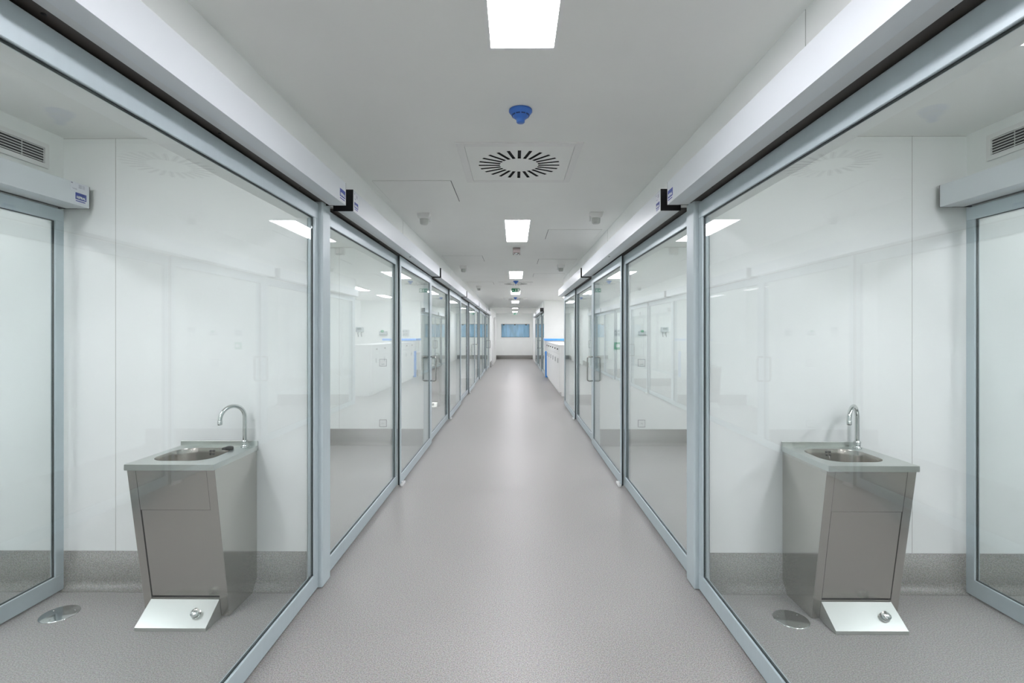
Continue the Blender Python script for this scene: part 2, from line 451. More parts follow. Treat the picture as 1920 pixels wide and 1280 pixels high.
# posts at the ends of the cross walls
def post(s, y, idx):
    x0 = -1.166 if s < 0 else 1.085
    mb = MB()
    a, b = (-1.26, x0) if s < 0 else (x0, 1.18)
    mb.box(a, b, y, y+PT, .001, 2.358, .010, 3)
    # shadow groove where the leaf meets the post
    return mb
tn = 2
for s, n in ((-1, 6), (1, 3)):
    for k in range(n):
        struct('trim_%d' % tn, post(s, P[k], k), M_POST, 'vertical aluminium post between the %s and %s bays on the %s' % (ORD[k], ORD[k+1], SIDE[s])
               if not (s > 0 and k == 2) else 'vertical aluminium post ending the near glass doors on the right', 'post')
        tn += 1
struct('trim_%d' % tn, MB().box(1.085, 1.18, 25.66, 25.78, .001, 2.358, .004), mat('dark_post', (92, 96, 98), .5, .3), 'dark end post of the far right glass doors', 'post'); tn += 1

# ------------------------------------------------------------------ header boxes over the doors
REF = text_geo('REFRAL', .0275, .0011)
def sticker(parent, x, s, y, z, w, h):
    """blue and white maker's sticker on the face looking to +s"""
    st = MB(); e = .0006
    def bx(m, u0, u1, v0, v1, d):
        ya, yb = sorted((y+s*u0, y+s*u1)); xa, xb = sorted((x, x+s*d)); m.box(xa, xb, ya, yb, z+v0, z+v1)
    bx(st, -w/2, w/2, -h/2, h/2, e)
    so = obj('maker_sticker', st, M_STICKWHITE, parent)
    bl = MB(); bx(bl, -w/2+.004, w/2-.004, -h*.18, h/2-.004, 2*e); bx(bl, -w/2+.006, w/2-.012, -h*.36, -h*.28, 2*e)
    obj('blue_field', bl, M_STICKBLUE, so)
    tx = MB(); vs, fs = REF; k = w/.122
    tx.quadmesh([(x+s*3*e, y+s*a*k, z+h*.02+b*k) for a, b, _ in vs], fs)
    obj('lettering', tx, M_SIGNWHITE, so)
def datalabel(parent, x, s, y, z, w, h):
    st = MB(); e = .0006
    def bx(m, u0, u1, v0, v1, d):
        ya, yb = sorted((y+s*u0, y+s*u1)); xa, xb = sorted((x, x+s*d)); m.box(xa, xb, ya, yb, z+v0, z+v1)
    bx(st, -w/2, w/2, -h/2, h/2, e)
    pr = st; st.mi = 1
    bx(pr, -w*.46, -w*.36, h*.28, h*.42, 2*e)
    for j in range(4):
        bx(pr, -.02*w, .16*w, h*(.28-.11*j), h*(.32-.11*j), 2*e); bx(pr, .2*w, .34*w, h*(.28-.11*j), h*(.31-.11*j), 2*e)
    bx(pr, -w*.42, -w*.12, -h*.25, -h*.22, 2*e); bx(pr, -w*.34, -w*.12, -h*.33, -h*.3, 2*e)
    obj('data_label', st, [M_STICKWHITE, M_GREYPRINT], parent)
def header(s, y0, y1, label, face, back, wall, z0=2.34, z1=2.478, stick=None, group='silver header boxes over the sliding doors'):
    """s: direction the cover looks to (+1 = +x). face/back/wall are x coordinates"""
    r = thing('sliding_door_header', label, 'door header', (wall, y0, 0), 0, group)
    f, b, w = face-wall, back-wall, 0
    L = y1-y0
    def X(a, c): return tuple(sorted((a, c)))
    mb = MB()
    # folded cover: front plate, thin top, bottom return
    pr = [(f, z0), (f, z1), (b, z1), (b, z1-.006), (f-s*.006, z1-.006), (f-s*.006, z0+.004), (f-s*.07, z0+.004), (f-s*.07, z0)]
    mb.prism(pr, 'y', .004, L-.004)
    obj('cover', mb, M_HEAD, r)
    mb = MB(); a = X(f-s*.0715, b); mb.box(a[0], a[1], .004, L-.004, z0+.001, z1-.008)
    obj('body', mb, M_HEADLOW, r)
    mb = MB(); a = X(b, w); mb.box(a[0], a[1], .01, L-.01, z0+.008, z1-.012); a = X(b, w-s*.060); mb.box(a[0], a[1], .01, L-.01, z0+.0085, z0+.0175)
    for j in range(7):
        yy = .25+(L-.5)*j/6
        pass
    obj('mounting_rail', mb, M_RAIL, r)
    for j in range(5):
        obj('screw', MB().lathe([(0, 0), (.006, 0), (.006, .003), (0, .003)], (w-s*.006, .35+(L-.7)*j/4, z0+.006), 10), M_BLACK, r)
    for yy in (0, L-.004):
        obj('end_cap', MB().box(*X(f, w), yy, yy+.004, z0-.001, z1+.001), M_BLACK, r)
    if stick not in ('far', 'both'): obj('sensor_eye', MB().lathe([(0, -.003), (.009, -.003), (.011, 0), (.011, .004)], (f-s*.035, L*.515, z0), 12), M_BLACK, r)
    if stick == 'far':
        sticker(r, f, s, L-.062, z0+.046, .1, .075)
    if stick == 'near':
        sticker(r, f, s, .062, z0+.04, .085, .06); datalabel(r, f, s, .062, z0+.1, .085, .05)
    if stick == 'both':
        sticker(r, f, s, L-.062, z0+.045, .082, .064); datalabel(r, f, s, L-.075, z0+.105, .115, .05)
    return r
for s in (-1, 1):
    X = -XL if s < 0 else XR
    face, back, wall = s*(X-.129), s*(X-(.026 if s < 0 else .004)), s*X
    hn = 6 if s < 0 else 3
    proto = None
    for k in range(hn):
        y0 = P[k-1]+.195 if k else -.6
        y1 = P[k]+.06
        if s > 0 and k == 2: y1 = P[k]-.08
        lab = ('long silver header box nearest the camera on the %s' % SIDE[s]) if k == 0 else 'silver header box over the %s bay front on the %s' % (ORD[k], SIDE[s])
        if k < 3:
            h = header(-s, y0, y1, lab, face, back, wall, stick=('far', 'near', None)[k])
            if k == 2: proto = h
        else:
            dup(proto, (wall, y0, 0), lab)
    if s > 0:
        dup(proto, (wall, 18.2, 0), 'silver header box with dark end over the nearer of the far right glass doors')
        dup(proto, (wall, 21.95, 0), 'silver header box over the farther of the far right glass doors')

# outer doors at the back of the first bays
for s in (-1, 1):
    xo = OUTL if s < 0 else OUTR
    face = xo-s*.19; 
    header(-s, .5, 2.972, 'grey header box over the second door, at the back of the %s sink bay' % SIDE[s], face, xo-s*.05, xo, 2.30, 2.428, 'both' if s < 0 else None)
    lab = 'glass door leaf at the back of the %s sink bay, under a grey header box' % SIDE[s]
    if s < 0: ob = glass_leaf('sliding_glass_door', lab, 'door', 2.14, T1, (xo-s*.019, .83, 0), group='glass doors at the back of the sink bays', z1=2.292, rt=.075)
    else: dup(ob, (xo-s*.019, .83, 0), lab)

# ------------------------------------------------------------------ floor guides of the sliding leaves
gproto = None
for s in (-1, 1):
    for k in (range(1, 6) if s < 0 else (1, 2)):
        loc = (XS[s]+(-s)*.03, P[k]-LS-.02, 0)
        lab = 'small white floor guide at the middle joint of the %s bay front on the %s' % (ORD[k], SIDE[s])
        if gproto is None:
            gproto = thing('floor_guide', lab, 'floor guide', loc, 0, 'white floor guides under the sliding doors')
            obj('base', MB().box(-.014, .014, 0, .13, .001, .026, .004), M_WHITELAC, gproto)
            obj('roller', MB().lathe([(0, 0), (.009, 0), (.009, .02), (0, .02)], (0, .03, .026), 12), M_WHITELAC, gproto)
        else: dup(gproto, loc, lab)

# ------------------------------------------------------------------ ceiling lights
def ceiling_light(loc, label, w=.26, l=1.22, m=M_LIGHT, group='white light panels along the corridor ceiling'):
    r = thing('ceiling_light', label, 'ceiling light', loc, 0, group)
    b = .017
    fr = MB().box(-w/2-b, -w/2, -b, l+b, -.006, 0).box(w/2, w/2+b, -b, l+b, -.006, 0).box(-w/2, w/2, -b, 0, -.006, 0).box(-w/2, w/2, l, l+b, -.006, 0)
    obj('frame', fr, M_WHITELAC, r)
    obj('diffuser', MB().box(-w/2, w/2, 0, l, -.005, -.001), m, r)
    return r
lp = None
labs = {0: 'square cut light panel at the top edge of the picture, nearest of the corridor lights', 1: 'second nearest light panel on the corridor ceiling, before the small brown box',
        2: 'third light panel along the corridor ceiling, before the second round diffuser', 3: 'fourth light panel, just behind the green exit sign',
        4: 'fifth light panel down the corridor ceiling', 5: 'sixth light panel, just past the low ceiling beam', 6: 'last light panel before the end wall of the corridor', -1: 'corridor light panel behind the camera'}
for k in range(-1, 7):
    loc = (.033, .84+4.355*k, ZC)
    if lp is None: lp = ceiling_light(loc, labs[k])
    else: dup(lp, loc, labs[k])
bp = None
for s in (-1, 1):
    for k in (range(-1, 6) if s < 0 else range(-1, 3)):
        loc = (s*2.25, 1.0-.61+3.86*k-.1, ZC)
        if k == -1: loc = (s*2.2, -2.6, ZC)
        lab = 'light panel over the %s bay on the %s' % (ORD[k] if k >= 0 else 'room before the first', SIDE[s])
        if bp is None: bp = ceiling_light(loc, lab, m=M_LIGHTBAY, group='light panels over the bays')
        else: dup(bp, loc, lab)
    dup(bp, (s*3.7, .6, ZC), 'light panel in the room beyond the %s bay' % SIDE[s])
for i, y in enumerate((12.6, 15.4)):
    dup(bp, (1.75, y, ZC), 'light panel over the low cabinets, %s of the two' % ('nearer', 'farther')[i])
for i, y in enumerate((20, 24)): dup(bp, (2.3, y, ZC), 'light panel behind the far right glass doors, %s of the two' % ('nearer', 'farther')[i])

# ------------------------------------------------------------------ ceiling air diffusers
def swirl(loc, label):
    r = thing('air_diffuser', label, 'air diffuser', loc, 0, 'round slotted air diffusers on the ceiling')
    a, b = .40, .348
    mb = MB()
    for x0, x1, y0, y1 in ((-a, -b-.002, -a, a), (b+.002, a, -a, a), (-b-.002, b+.002, -a, -b-.002), (-b-.002, b+.002, b+.002, a)):
        mb.box(x0, x1, y0, y1, -.010, 0, .0015, 1)
    obj('frame', mb, M_WHITE, r)
    # face plate with 24 radial slots
    bm = bmesh.new(); edges = []; loops = []
    def loop(pts):
        vs = [bm.verts.new((x, y, -.009)) for x, y in pts]
        es = [bm.edges.new((vs[i], vs[(i+1) % len(vs)])) for i in range(len(vs))]
        edges.extend(es); return vs
    loop([(-b, -b), (b, -b), (b, b), (-b, b)])
    hw = .0115
    for i in range(24):
        t = 2*PI*i/24+PI/2; c, s_ = math.cos(t), math.sin(t)
        r0, r1 = .135, .283
        loops.append(loop([(c*p-s_*q, s_*p+c*q) for p, q in ((r0, -hw*.95), (r1, -hw*.95), (r1, hw*.95), (r0, hw*.95))]))
    bmesh.ops.triangle_fill(bm, use_beauty=True, use_dissolve=False, edges=edges, normal=(0, 0, -1))
    for vs in loops:                       # slot side walls
        up = [bm.verts.new((v.co.x, v.co.y, -.001)) for v in vs]
        for i in range(4): bm.faces.new([vs[i], vs[(i+1) % 4], up[(i+1) % 4], up[i]]).material_index = 1
    mb = MB(); mb.bm.free(); mb.bm = bm
    mb.box(-b, b, -b, -b+.001, -.009, -.001).box(-b, b, b-.001, b, -.009, -.001).box(-b, -b+.001, -b, b, -.009, -.001).box(b-.001, b, -b, b, -.009, -.001)
    obj('face_plate', mb, [M_CEIL, M_DARK], r)
    obj('plenum', MB().box(-.3, .3, -.3, .3, -.0012, -.0004), M_DARK, r)
    return r
sw = swirl((.033, 3.49, ZC), 'large round slotted air diffuser in a square frame, nearest on the ceiling')
dup(sw, (.033, 11.9, ZC), 'slotted air diffuser on the ceiling, just before the green exit sign')
dup(sw, (.033, 17.1, ZC), 'slotted air diffuser far down the ceiling, past the green exit sign')

# smoke detectors
def detector(loc, label):
    r = thing('smoke_detector', label, 'smoke detector', loc, 0, 'blue smoke detectors on the ceiling')
    obj('base', MB().lathe([(0, -.0005), (.062, -.0005), (.0625, -.008), (.058, -.014), (.046, -.028), (.044, -.032)], n=40), M_BLUE, r)
    obj('cap', MB().lathe([(.044, -.032), (.040, -.036), (.028, -.046), (.0225, -.048), (.022, -.064), (.019, -.067), (0, -.0675)], n=40), M_BLUE, r)
    mb = MB()
    for i in range(10):
        t = 2*PI*i/10; M = Matrix.Rotation(t, 4, 'Z')
        V = [M @ Vector(v) for v in ((.0475, -.011, -.0275), (.0475, .011, -.0275), (.0448, .010, -.0325), (.0448, -.010, -.0325), (.040, -.011, -.0275), (.040, .011, -.0275), (.038, .010, -.0325), (.038, -.010, -.0325))]
        mb.quadmesh([tuple(v) for v in V], [(0, 1, 2, 3), (4, 7, 6, 5), (0, 4, 5, 1), (3, 2, 6, 7), (0, 3, 7, 4), (1, 5, 6, 2)])
    obj('vent_slots', mb, M_BLUEDK, r)
    return r
sd = detector((.033, 2.65, ZC), 'blue cone shaped smoke detector before the large round air diffuser')
dup(sd, (.033, 11.3, ZC), 'blue smoke detector before the second air diffuser and exit sign')
dup(sd, (.033, 16.5, ZC), 'farthest blue smoke detector, beyond the green exit sign')

# motion sensors
def pir(loc, label, rz):
    r = thing('motion_sensor', label, 'sensor', loc, rz, 'white motion sensors on the ceiling')
    mb = MB()
    mb.prism([(-.066, 0), (.066, 0), (.060, -.03), (.05, -.052), (-.05, -.052), (-.060, -.03)], 'y', -.05, .05, .004)
    obj('housing', mb, M_WHITE, r)
    mb = MB().lathe([(.043, -.050), (.043, -.075), (.039, -.1), (.03, -.108), (0, -.109)], n=24)
    obj('lens', mb, M_SENSOR, r)
    obj('lamp_tab', MB().box(.052, .068, -.012, .012, -.085, -.03, .004), M_WHITELAC, r)
    return r
p0 = None
for s, pts in ((-1, ((-.90, 4.94), (-.905, 8.8), (-.9, 12.55))), (1, ((.808, 4.92), (.815, 8.7)))):
    for i, (x, y) in enumerate(pts):
        lab = ('nearest', 'second', 'third')[i] + ' white motion sensor on the %s half of the ceiling' % SIDE[s]
        if p0 is None: p0 = pir((x, y, ZC), lab, 0)
        else: dup(p0, (x, y, ZC), lab, rz=0 if s < 0 else PI)

# access hatches: panel with dark open joint
def hatch(loc, label, w, l):
    r = thing('access_hatch', label, 'ceiling hatch', loc, 0, 'flush access hatches in the ceiling')
    obj('panel', MB().box(0, w, 0, l, -.003, -.0004), M_CEIL, r)
    mb = MB().box(w-.001, w+.0045, .004, l, -.0022, -.0003) if loc[0] < 0 else MB().box(-.0045, .001, .004, l, -.0022, -.0003)
    obj('open_joint', mb, M_BLACK, r)
    mb = MB().box(0, w, -.0015, .0005, -.0024, -.0003).box(0, w, l-.0005, l+.0015, -.0024, -.0003)
    mb.box(-.002, .0005, 0, l, -.0024, -.0003) if loc[0] < 0 else mb.box(w-.0005, w+.002, 0, l, -.0024, -.0003)
    obj('fine_joint', mb, M_JOINT, r)
    return r
hp = hatch((-1.11, 3.863, ZC), 'large flush ceiling hatch with a dark joint, left of the round diffuser', .612, .608)
dup(hp, (-1.11, 7.6, ZC), 'second flush ceiling hatch on the left, beside the second motion sensor')
dup(hp, (-1.11, 11.5, ZC), 'third flush ceiling hatch on the left, far off')
hp = hatch((.392, 5.70, ZC), 'flush ceiling hatch right of the second light panel', .612, .57)
dup(hp, (.392, 7.95, ZC), 'second flush ceiling hatch on the right, before the third light panel')
dup(hp, (.392, 9.9, ZC), 'third flush ceiling hatch on the right, beside the third light panel')

# brown box under ceiling
r = thing('ceiling_camera', 'small brownish metal box with a lens hanging under the ceiling after the second light', 'camera', (.030, 6.93, ZC))
obj('housing', MB().box(-.052, .052, -.045, .045, -.075, -.0005, .006), M_BROWNBOX, r)
obj('bracket', MB().box(-.052, -.036, -.045, .03, -.094, -.074, .003).box(.036, .052, -.045, .03, -.094, -.074, .003), M_BROWNBOX, r)
obj('lens', MB().lathe([(0, -.100), (.018, -.096), (.028, -.08), (.028, -.07)], (0, -.012, 0), 20), M_CHROME, r)

# exit signs
def exit_sign(loc, label):
    r = thing('exit_sign', label, 'exit sign', loc, 0, 'green exit signs under the ceiling')
    obj('mount', MB().box(-.09, .09, -.02, .02, -.022, -.0004, .003), M_WHITE, r)
    pn = obj('panel', MB().box(-.108, .108, -.006, .006, -.125, -.022, .002), M_GREEN, r)
    sy = MB(); y0, y1 = -.0075, -.0058
    sy.prism([(-.095, -.073), (-.075, -.052), (-.075, -.066), (-.05, -.066), (-.05, -.080), (-.075, -.080), (-.075, -.094)], 'y', y0, y1)   # arrow
    sy.lathe([(0, 0), (.008, 0), (.008, .0016), (0, .0016)], (.004, y1, -.047), 14, Matrix.Rotation(PI/2, 4, 'X'))                        # head
    sy.prism([(-.008, -.058), (.012, -.056), (.006, -.082), (-.006, -.082)], 'y', y0, y1)
    sy.prism([(-.008, -.058), (-.024, -.068), (-.022, -.074), (-.005, -.066)], 'y', y0, y1)
    sy.prism([(.012, -.057), (.022, -.072), (.017, -.075), (.006, -.066)], 'y', y0, y1)
    sy.prism([(-.006, -.08), (-.018, -.098), (-.03, -.094), (-.029, -.101), (-.014, -.107), (.002, -.084)], 'y', y0, y1)
    sy.prism([(.0, -.082), (.012, -.094), (.009, -.112), (.018, -.112), (.021, -.09), (.007, -.078)], 'y', y0, y1)
    sy.box(.045, .095, y0, y1, -.114, -.036)
    obj('pictogram', sy, M_SIGNWHITE, pn)
    return r
es = exit_sign((.035, 12.95, ZC), 'green exit sign with running figure hanging in mid corridor')
dup(es, (.06, 28.6, ZC), 'small far exit sign just before the end wall')

# ------------------------------------------------------------------ wall grilles at the back of the first bays
def grille(s):
    xo = OUTL if s < 0 else OUTR
    y0, y1 = (2.2, 2.9) if s < 0 else (2.17, 2.868); z0, z1 = (2.515, 2.658) if s < 0 else (2.535, 2.68)
    r = thing('wall_grille', 'white slatted air grille above the header box in the %s sink bay' % SIDE[s], 'air grille', (xo, y0, z0), 0, 'white air grilles in the sink bays')
    L, H = y1-y0, z1-z0; d = -s
    def bx(mb, a, b, *k): mb.box(*sorted((d*a, d*b)), *k)
    mb = MB(); e = .026
    bx(mb, .0005, .012, 0, L, 0, e); bx(mb, .0005, .012, 0, L, H-e, H); bx(mb, .0005, .012, 0, e, e, H-e); bx(mb, .0005, .012, L-e, L, e, H-e)
    obj('frame', mb, M_WHITE, r)
    mb = MB(); bx(mb, .0003, .001, e, L-e, e, H-e); obj('backing', mb, M_DARK, r)
    n = 6; st = (H-2*e)/n
    for i in range(n):
        z = e+st*(i+.35)
        obj('slat', MB().prism([(d*.0015, z+.006), (d*.011, z), (d*.011, z+.003), (d*.0015, z+.009)], 'y', e, L-e), M_WHITE, r)
    mb = MB()
    for j in range(4):
        yy = e+(L-2*e)*(j+.6)/4.5; bx(mb, .0011, .004, yy, yy+.004, e, H-e)
    obj('rib', mb, M_SENSOR, r)
grille(-1); grille(1)

# ------------------------------------------------------------------ steel sinks
def rrect(cx, cy, hx, hy, r, n=9):
    pts = []
    for sx, sy, a0 in ((1, 1, 0), (-1, 1, PI/2), (-1, -1, PI), (1, -1, 3*PI/2)):
        for i in range(n+1):
            a = a0+PI/2*i/n
            pts.append((cx+sx*(hx-r)+r*math.cos(a), cy+sy*(hy-r)+r*math.sin(a)))
    return pts
def sink(loc, label, spout):
    r = thing('hand_wash_sink', label, 'sink', loc, 0, 'stainless steel hand wash sinks')
    W = .2325; ZT = .84
    def yf(z): return -.30-.135*(z/ZT)
    def slab(mb, x0, x1, z0, z1, a, b): mb.prism([(yf(z0)-a, z0), (yf(z1)-a, z1), (yf(z1)+b, z1), (yf(z0)+b, z0)], 'x', x0, x1)
    side = [(-.012, ZT), (-.012, .07), (-.062, .004), (yf(.004)+.0005, .004), (yf(ZT)+.0005, ZT)]
    for x in (-W+.002, W-.005):
        obj('side_panel', MB().prism(side, 'x', x, x+.003), M_STEELSIDE, r)
    mb = MB(); slab(mb, -W+.0052, -W+.046, .004, ZT, 0, .02); obj('front_stile', mb, M_STEEL, r)
    mb = MB(); slab(mb, W-.046, W-.0052, .004, ZT, 0, .02); obj('front_stile', mb, M_STEEL, r)
    mb = MB(); slab(mb, -W+.0478, W-.0478, .6175, ZT, -.0008, .02); obj('upper_panel', mb, M_STEEL, r)
    mb = MB(); slab(mb, -W+.051, W-.0485, .122, .615, -.004, .02); obj('access_panel', mb, M_STEEL, r)
    mb = MB(); slab(mb, -W+.0465, W-.0465, .004, .112, -.001, .02); obj('lower_panel', mb, M_STEEL, r)
    mb = MB(); slab(mb, -W+.01, W-.01, .01, ZT-.2, -.026, .03); obj('inner_back', mb, M_DARK, r)
    # worktop with opening
    cx, cy, hx, hy = -.015, -.225, .165, .15
    zt = .87; n = 9
    inner = rrect(cx, cy, hx, hy, .10, n); N = len(inner)
    x0, x1, y0, y1 = -W, W, -.452, -.003
    outer = []
    for px, py in inner:
        dx, dy = px-cx, py-cy
        k = min((x1-cx)/dx if dx > 1e-9 else 1e9, (x0-cx)/dx if dx < -1e-9 else 1e9, (y1-cy)/dy if dy > 1e-9 else 1e9, (y0-cy)/dy if dy < -1e-9 else 1e9)
        outer.append((cx+dx*k, cy+dy*k))
    # snap closest to corners
    for c in ((x0, y0), (x1, y0), (x1, y1), (x0, y1)):
        i = min(range(N), key=lambda q: (outer[q][0]-c[0])**2+(outer[q][1]-c[1])**2); outer[i] = c
    V = [(x, y, zt) for x, y in outer]+[(x, y, zt) for x, y in inner]+[(x, y, zt-.03) for x, y in outer]
    F = []
    for i in range(N):
        j = (i+1) % N
        F += [(i, j, N+j, N+i), (i, 2*N+i, 2*N+j, j)]
    mb = MB().quadmesh(V, F); bmesh.ops.recalc_face_normals(mb.bm, faces=mb.bm.faces[:])
    mb.box(x0, x1, -.014, -.003, zt-.001, zt+.028, .002)
    obj('worktop', mb, M_STEELTOP, r)
    levels = [(1, 0), (.985, -.006), (.965, -.03), (.94, -.08), (.88, -.12), (.72, -.145), (.4, -.155), (.13, -.158)]
    V = []; F = []
    for k, dz in levels:
        rad = .10*k
        for x, y in rrect(cx, cy, hx*k, hy*k, min(rad, hx*k*.95, hy*k*.95), n): V.append((x, y, zt+dz))
    for a in range(len(levels)-1):
        for i in range(N):
            j = (i+1) % N; F.append((a*N+i, (a+1)*N+i, (a+1)*N+j, a*N+j))
    F.append(tuple((len(levels)-1)*N+i for i in range(N)))
    obj('basin', MB().quadmesh(V, F, True), M_STEEL, r)
    ov = MB()
    for ax in (-1, 1):
        for az in (-1, 1): ov.box(.0+ax*.009-.005, .0+ax*.009+.005, cy+hy*.972-.006, cy+hy*.972+.004, zt-.026+az*.009-.0055, zt-.026+az*.009+.0055, .002)
    obj('overflow', ov, M_BLACK, r)
    # tap
    tx, ty = .183, -.06
    d = Vector((spout[0], spout[1], 0)).normalized(); R = .073; zs = 1.052
    path = [(tx, ty, zt+.01)] + [(tx, ty, zt+.01+(zs-zt-.01)*i/4) for i in (1, 2, 3)]
    for i in range(0, 15):
        a = PI*1.0*i/14
        o = d*(R-R*math.cos(a)); path.append((tx+o.x, ty+o.y, zs+R*math.sin(a)))
    e = path[-1]; path.append((e[0], e[1], e[2]-.006))
    tp = MB().tube(path, .0118, 14)
    tp.lathe([(0, 0), (.024, 0), (.024, .006), (.0165, .008), (.0165, .03), (.019, .032), (.019, .04), (.012, .046), (.0105, .05)], (tx, ty, zt), 20)
    tap = obj('tap', tp, M_CHROME, r)
    obj('nozzle', MB().lathe([(0, -.026), (.0125, -.026), (.0135, -.02), (.0135, -.004), (.0105, 0)], e, 16), M_CHROME, tap)
    # knee / foot pedal box with push button
    a, b = -.188, .186
    mb = MB().prism([(-.441, .001), (-.441, .018), (-.320, .104), (yf(.104)-.0015, .104), (yf(.004)-.0015, .001)], 'x', a, b, .0012)
    ped = obj('foot_pedal', mb, M_STEELTOP, r)
    ang = math.atan2(.086, .121)
    M = Matrix.Rotation(ang, 4, 'X')
    yb, zb = -.385, .018+(.441-.385)*(.086/.121)
    bt = MB().lathe([(.0, .0), (.024, .0), (.025, .004), (.019, .006), (.0185, .014), (.0225, .016), (.024, .021), (.0225, .027), (.016, .032), (.008, .034), (0, .0345)], (.102, yb, zb-.001), 10, M, smooth=False)
    obj('push_button', bt, M_CHROME, ped)
    return r
SL = sink((-1.79, P[0], 0), 'stainless steel hand wash sink with foot pedal in the near left bay', (-.5, -.86))
SR = sink((1.842, P[0], 0), 'stainless steel hand wash sink with foot pedal in the near right bay', (-.76, -.65))
dup(SL, (-1.80, P[2], 0), 'distant steel sink behind the third bay front on the left')
# plug and chain
r = thing('basin_plug', 'black rubber plug on a chain, lying on the rim of the near left sink', 'plug', (-1.79+.118, P[0]-.122, .8702))
obj('plug', MB().lathe([(0, 0), (.021, 0), (.024, .008), (.022, .016), (.012, .02), (0, .021)], (0.006, 0.002, 0), 18).box(-.03, .0, -.014, .014, 0.0, .014, .004), M_BLACK, r)
obj('chain', MB().tube([(-.02, .005, .012), (-.035, .02, .005), (-.05, .042, -.004), (-.075, .05, -.015), (-.105, .055, -.03), (-.118, .052, -.04)], .0018, 6), M_HANDLE, r)
ch = obj('plug_chain', MB().tube([(.0, -.09, .835), (.001, -.094, .81), (.002, -.098, .78), (.003, -.107, .752)], .0022, 6), M_HANDLE, SR)

# ------------------------------------------------------------------ floor drains
def drain(loc, label):
    r = thing('floor_drain', label, 'floor drain', loc, 0, 'round steel covers in the bay floors')
    obj('cover', MB().lathe([(0, .004), (.085, .004), (.089, .003), (.09, .0004)], n=40), M_CHROME, r)
    for a in (.6, 2.7, 4.8):
        obj('screw', MB().lathe([(0, .0055), (.004, .0055), (.005, .0035)], (.065*math.cos(a), .065*math.sin(a), 0), 10), M_HANDLE, r)
    return r
dr = drain((-2.51, 2.72, 0), 'round steel cover in the floor left of the near left sink')
dup(dr, (1.50, 2.70, 0), 'round steel cover in the floor left of the near right sink')

# ------------------------------------------------------------------ wall devices on the second cross walls
def on_wall(name, label, cat, x, z, group=None): return thing(name, label, cat, (x, P[1], z), 0, group)
def thermostat(s, x):
    r = on_wall('thermostat', 'pale wall controller with grey display and two hanging leads, second bay on the %s' % SIDE[s], 'thermostat', x, 1.60, 'wall controllers')
    obj('body', MB().box(-.05, .05, -.035, -.0005, -.034, .036, .006), M_DEVICE, r)
    obj('display', MB().box(-.03, .03, -.037, -.0345, .0, .024), M_GREYLCD, r)
    for x2 in (-.024, .022): obj('lead', MB().tube([(x2, -.012, -.033), (x2-.004, -.014, -.06), (x2+.004, -.012, -.1)], .004, 8), M_CABLE, r)
def alarm(s, x):
    r = on_wall('alarm_unit', 'white wall unit with a green oval button, second bay on the %s' % SIDE[s], 'alarm unit', x, 1.555, 'wall units with green buttons')
    obj('body', MB().box(-.055, .05, -.045, -.0005, -.035, .025, .006), M_DEVICE, r)
    obj('button', MB().lathe([(0, .012), (.018, .009), (.024, 0)], (-.01, -.046, .022), 18, Matrix.Rotation(PI/2, 4, 'X') @ Matrix.Diagonal((1, .75, 1, 1))), M_GREENLT, r)
    obj('strip', MB().box(-.05, .045, -.047, -.044, -.03, -.022), M_CABLE, r)
def controller(s, x):
    r = on_wall('wall_control', 'small white wall control with grey marks beside the %s door handle' % SIDE[s], 'wall control', x, 1.555, 'small wall controls')
    obj('body', MB().box(-.045, .045, -.03, -.0005, -.045, .045, .005), M_DEVICE, r)
    for i, (a, b) in enumerate(((-.03, .02), (.012, .025), (-.02, -.02), (.015, -.018))):
        obj('key', MB().box(a-.012, a+.012, -.0325, -.0295, b-.008, b+.008, .002), M_GREYLCD, r)
def socket(s, x, z, lab):
    r = on_wall('wall_socket', lab, 'socket', x, z, 'white wall sockets')
    obj('shadow_rim', MB().box(-.0505, .0505, -.005, -.0005, -.0505, .0505, .001), M_CABLE, r)  # added grey rim, paints a shadow gap around the socket plate
    obj('plate', MB().box(-.044, .044, -.012, -.0045, -.044, .044, .004), M_WHITELAC, r)
    obj('insert', MB().lathe([(.0, -.004), (.019, -.004), (.0205, .001), (.021, .001)], (0, -.0125, 0), 24, Matrix.Rotation(PI/2, 4, 'X')), M_GREYLCD, r)
    obj('contact', MB().box(-.009, -.005, -.0175, -.0115, -.004, .004).box(.005, .009, -.0175, -.0115, -.004, .004).box(-.002, .002, -.0145, -.0115, .009, .013), M_DARK, r)
def switch(s, x, z):
    r = on_wall('light_switch', 'white double wall switch behind glass, second bay on the %s' % SIDE[s], 'switch', x, z, 'white wall switches')
    obj('shadow_rim', MB().box(-.0505, .0505, -.005, -.0005, -.0505, .0505, .001), M_CABLE, r)  # grey outline painted as shadow behind the switch plate
    obj('plate', MB().box(-.044, .044, -.009, -.0045, -.044, .044, .004), M_WHITELAC, r)
    obj('rocker', MB().box(-.034, .034, -.013, -.0085, -.034, .034, .003), M_WHITE, r)
    obj('pad', MB().box(-.02, .02, -.015, -.0125, -.024, -.016), M_GREYLCD, r)
for s, xt, xa, xc, xs in ((-1, -2.14, -1.81, -1.50, -1.82), (1, 2.07, 1.765, 1.42, 1.755)):
    thermostat(s, xt); alarm(s, xa); controller(s, xc)
    socket(s, xs, .303, 'white wall socket just above the grey skirting, second bay on the %s' % SIDE[s]); switch(s, xs, 1.142)
r = on_wall('call_point', 'green square call point with white centre on the right second bay wall', 'call point', 1.42, 1.375)
obj('body', MB().box(-.045, .045, -.03, -.0005, -.05, .05, .005), M_GREENLT, r)
obj('plate', MB().box(-.022, .03, -.033, -.0295, -.02, .025, .002), M_SIGNWHITE, r)

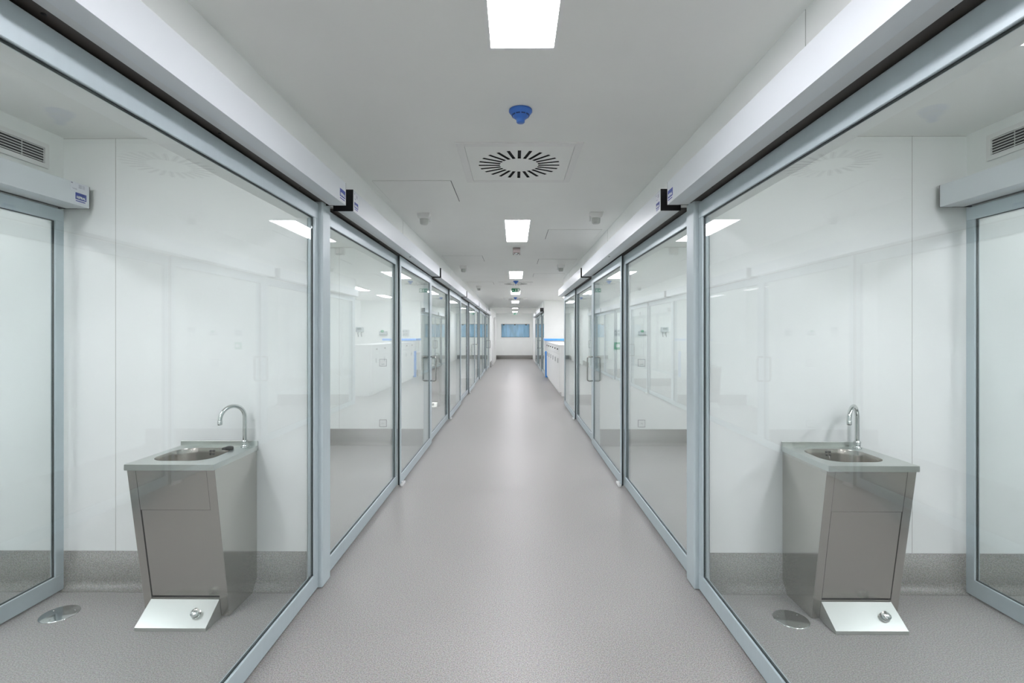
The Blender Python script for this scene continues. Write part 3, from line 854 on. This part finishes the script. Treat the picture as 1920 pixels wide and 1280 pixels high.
# ------------------------------------------------------------------ alcove: low cabinets, worktop, workbench
def cabinet(loc, label):
    r = thing('low_cabinet', label, 'cabinet', loc, 0, 'white cabinets in the alcove')
    W, D, H = .798, .55, 1.225
    obj('body', MB().box(.022, D, 0, W, .1, H), M_WHITELAC, r)
    obj('plinth', MB().box(.05, D, 0, W, .001, .1), M_WHITE, r)
    d = obj('drawer', MB().box(0, .0215, .003, W-.003, 1.03, H-.003, .002), M_WHITELAC, r)
    obj('knob', MB().lathe([(0, .024), (.018, .022), (.02, .012), (.012, 0)], (-.0005, .4, 1.15), 14, Matrix.Rotation(-PI/2, 4, 'Y')), M_BLACK, d)
    for k in range(2):
        y0 = .003+k*.398
        dd = obj('door', MB().box(0, .0215, y0, y0+.394, .103, 1.026, .002), M_WHITELAC, r)
        if k == 0: obj('handle', MB().box(-.012, -.0005, y0+.35, y0+.362, .8, .92, .003), M_CABLE, dd)
    return r
cb = None
for i in range(6):
    lab = ('white low cabinet with knob and slim handle at the near end of the alcove row', 'second white cabinet from the near end of the alcove row', 'third white cabinet from the near end of the alcove row',
           'fourth white cabinet from the near end of the alcove row', 'fifth white cabinet from the near end of the alcove row', 'white cabinet at the far end of the alcove row')[i]
    loc = (1.105, 12.2+.8*i, 0)
    if cb is None: cb = cabinet(loc, lab)
    else: dup(cb, loc, lab)
o = obj('worktop', MB().box(1.09, 1.67, 12.185, 17.01, 1.226, 1.262, .004), M_WHITELAC)
tag(o, 'white worktop running over the low cabinets', 'worktop')
o = obj('end_panel', MB().box(1.155, 1.66, 12.18, 12.198, .001, 1.225, .002), M_WHITELAC)
tag(o, 'white end panel closing the cabinet row toward the glass doors', 'panel')
r = thing('workbench', 'tall workbench with bright blue protective film on its top and leg', 'workbench', (1.06, 17.12, 0))
obj('bench_top', MB().box(0, 1.1, 0, .85, 1.325, 1.372, .004), M_WHITELAC, r)
obj('film_edge', MB().box(-.006, 1.1, -.008, -.0005, 1.295, 1.365).box(-.008, -.0005, -.006, .85, 1.295, 1.365), M_FILM, r)
for x, y in ((.03, .03), (1.03, .03), (.03, .78), (1.03, .78)):
    obj('leg', MB().box(x, x+.05, y, y+.05, .001, 1.325, .004), M_WHITE, r)
obj('lower_shelf', MB().box(.0, 1.08, .0, .83, .86, .9, .004), M_WHITE, r)
obj('leg_film', MB().box(.02, .09, .012, .027, .03, .93).box(.005, .026, .012, .09, .03, .93).box(-.006, .3, -.012, -.0005, .845, .93), M_FILM, r)

# ------------------------------------------------------------------ world and view
w = bpy.data.worlds.new('world'); SC.world = w; w.use_nodes = True
w.node_tree.nodes['Background'].inputs['Color'].default_value = (.9, .95, 1, 1)
w.node_tree.nodes['Background'].inputs['Strength'].default_value = .0
SC.view_settings.view_transform = 'Standard'; SC.view_settings.look = 'None'
SC.view_settings.gamma = 1; SC.view_settings.use_curve_mapping = False
SC.view_settings.exposure = .0
SC.cycles.max_bounces = 24; SC.cycles.diffuse_bounces = 14; SC.cycles.glossy_bounces = 8; SC.cycles.transparent_max_bounces = 40
SC.cycles.transmission_bounces = 8
SC.cycles.caustics_reflective = False
SC.cycles.sample_clamp_indirect = 10
SC.cycles.use_denoising = True
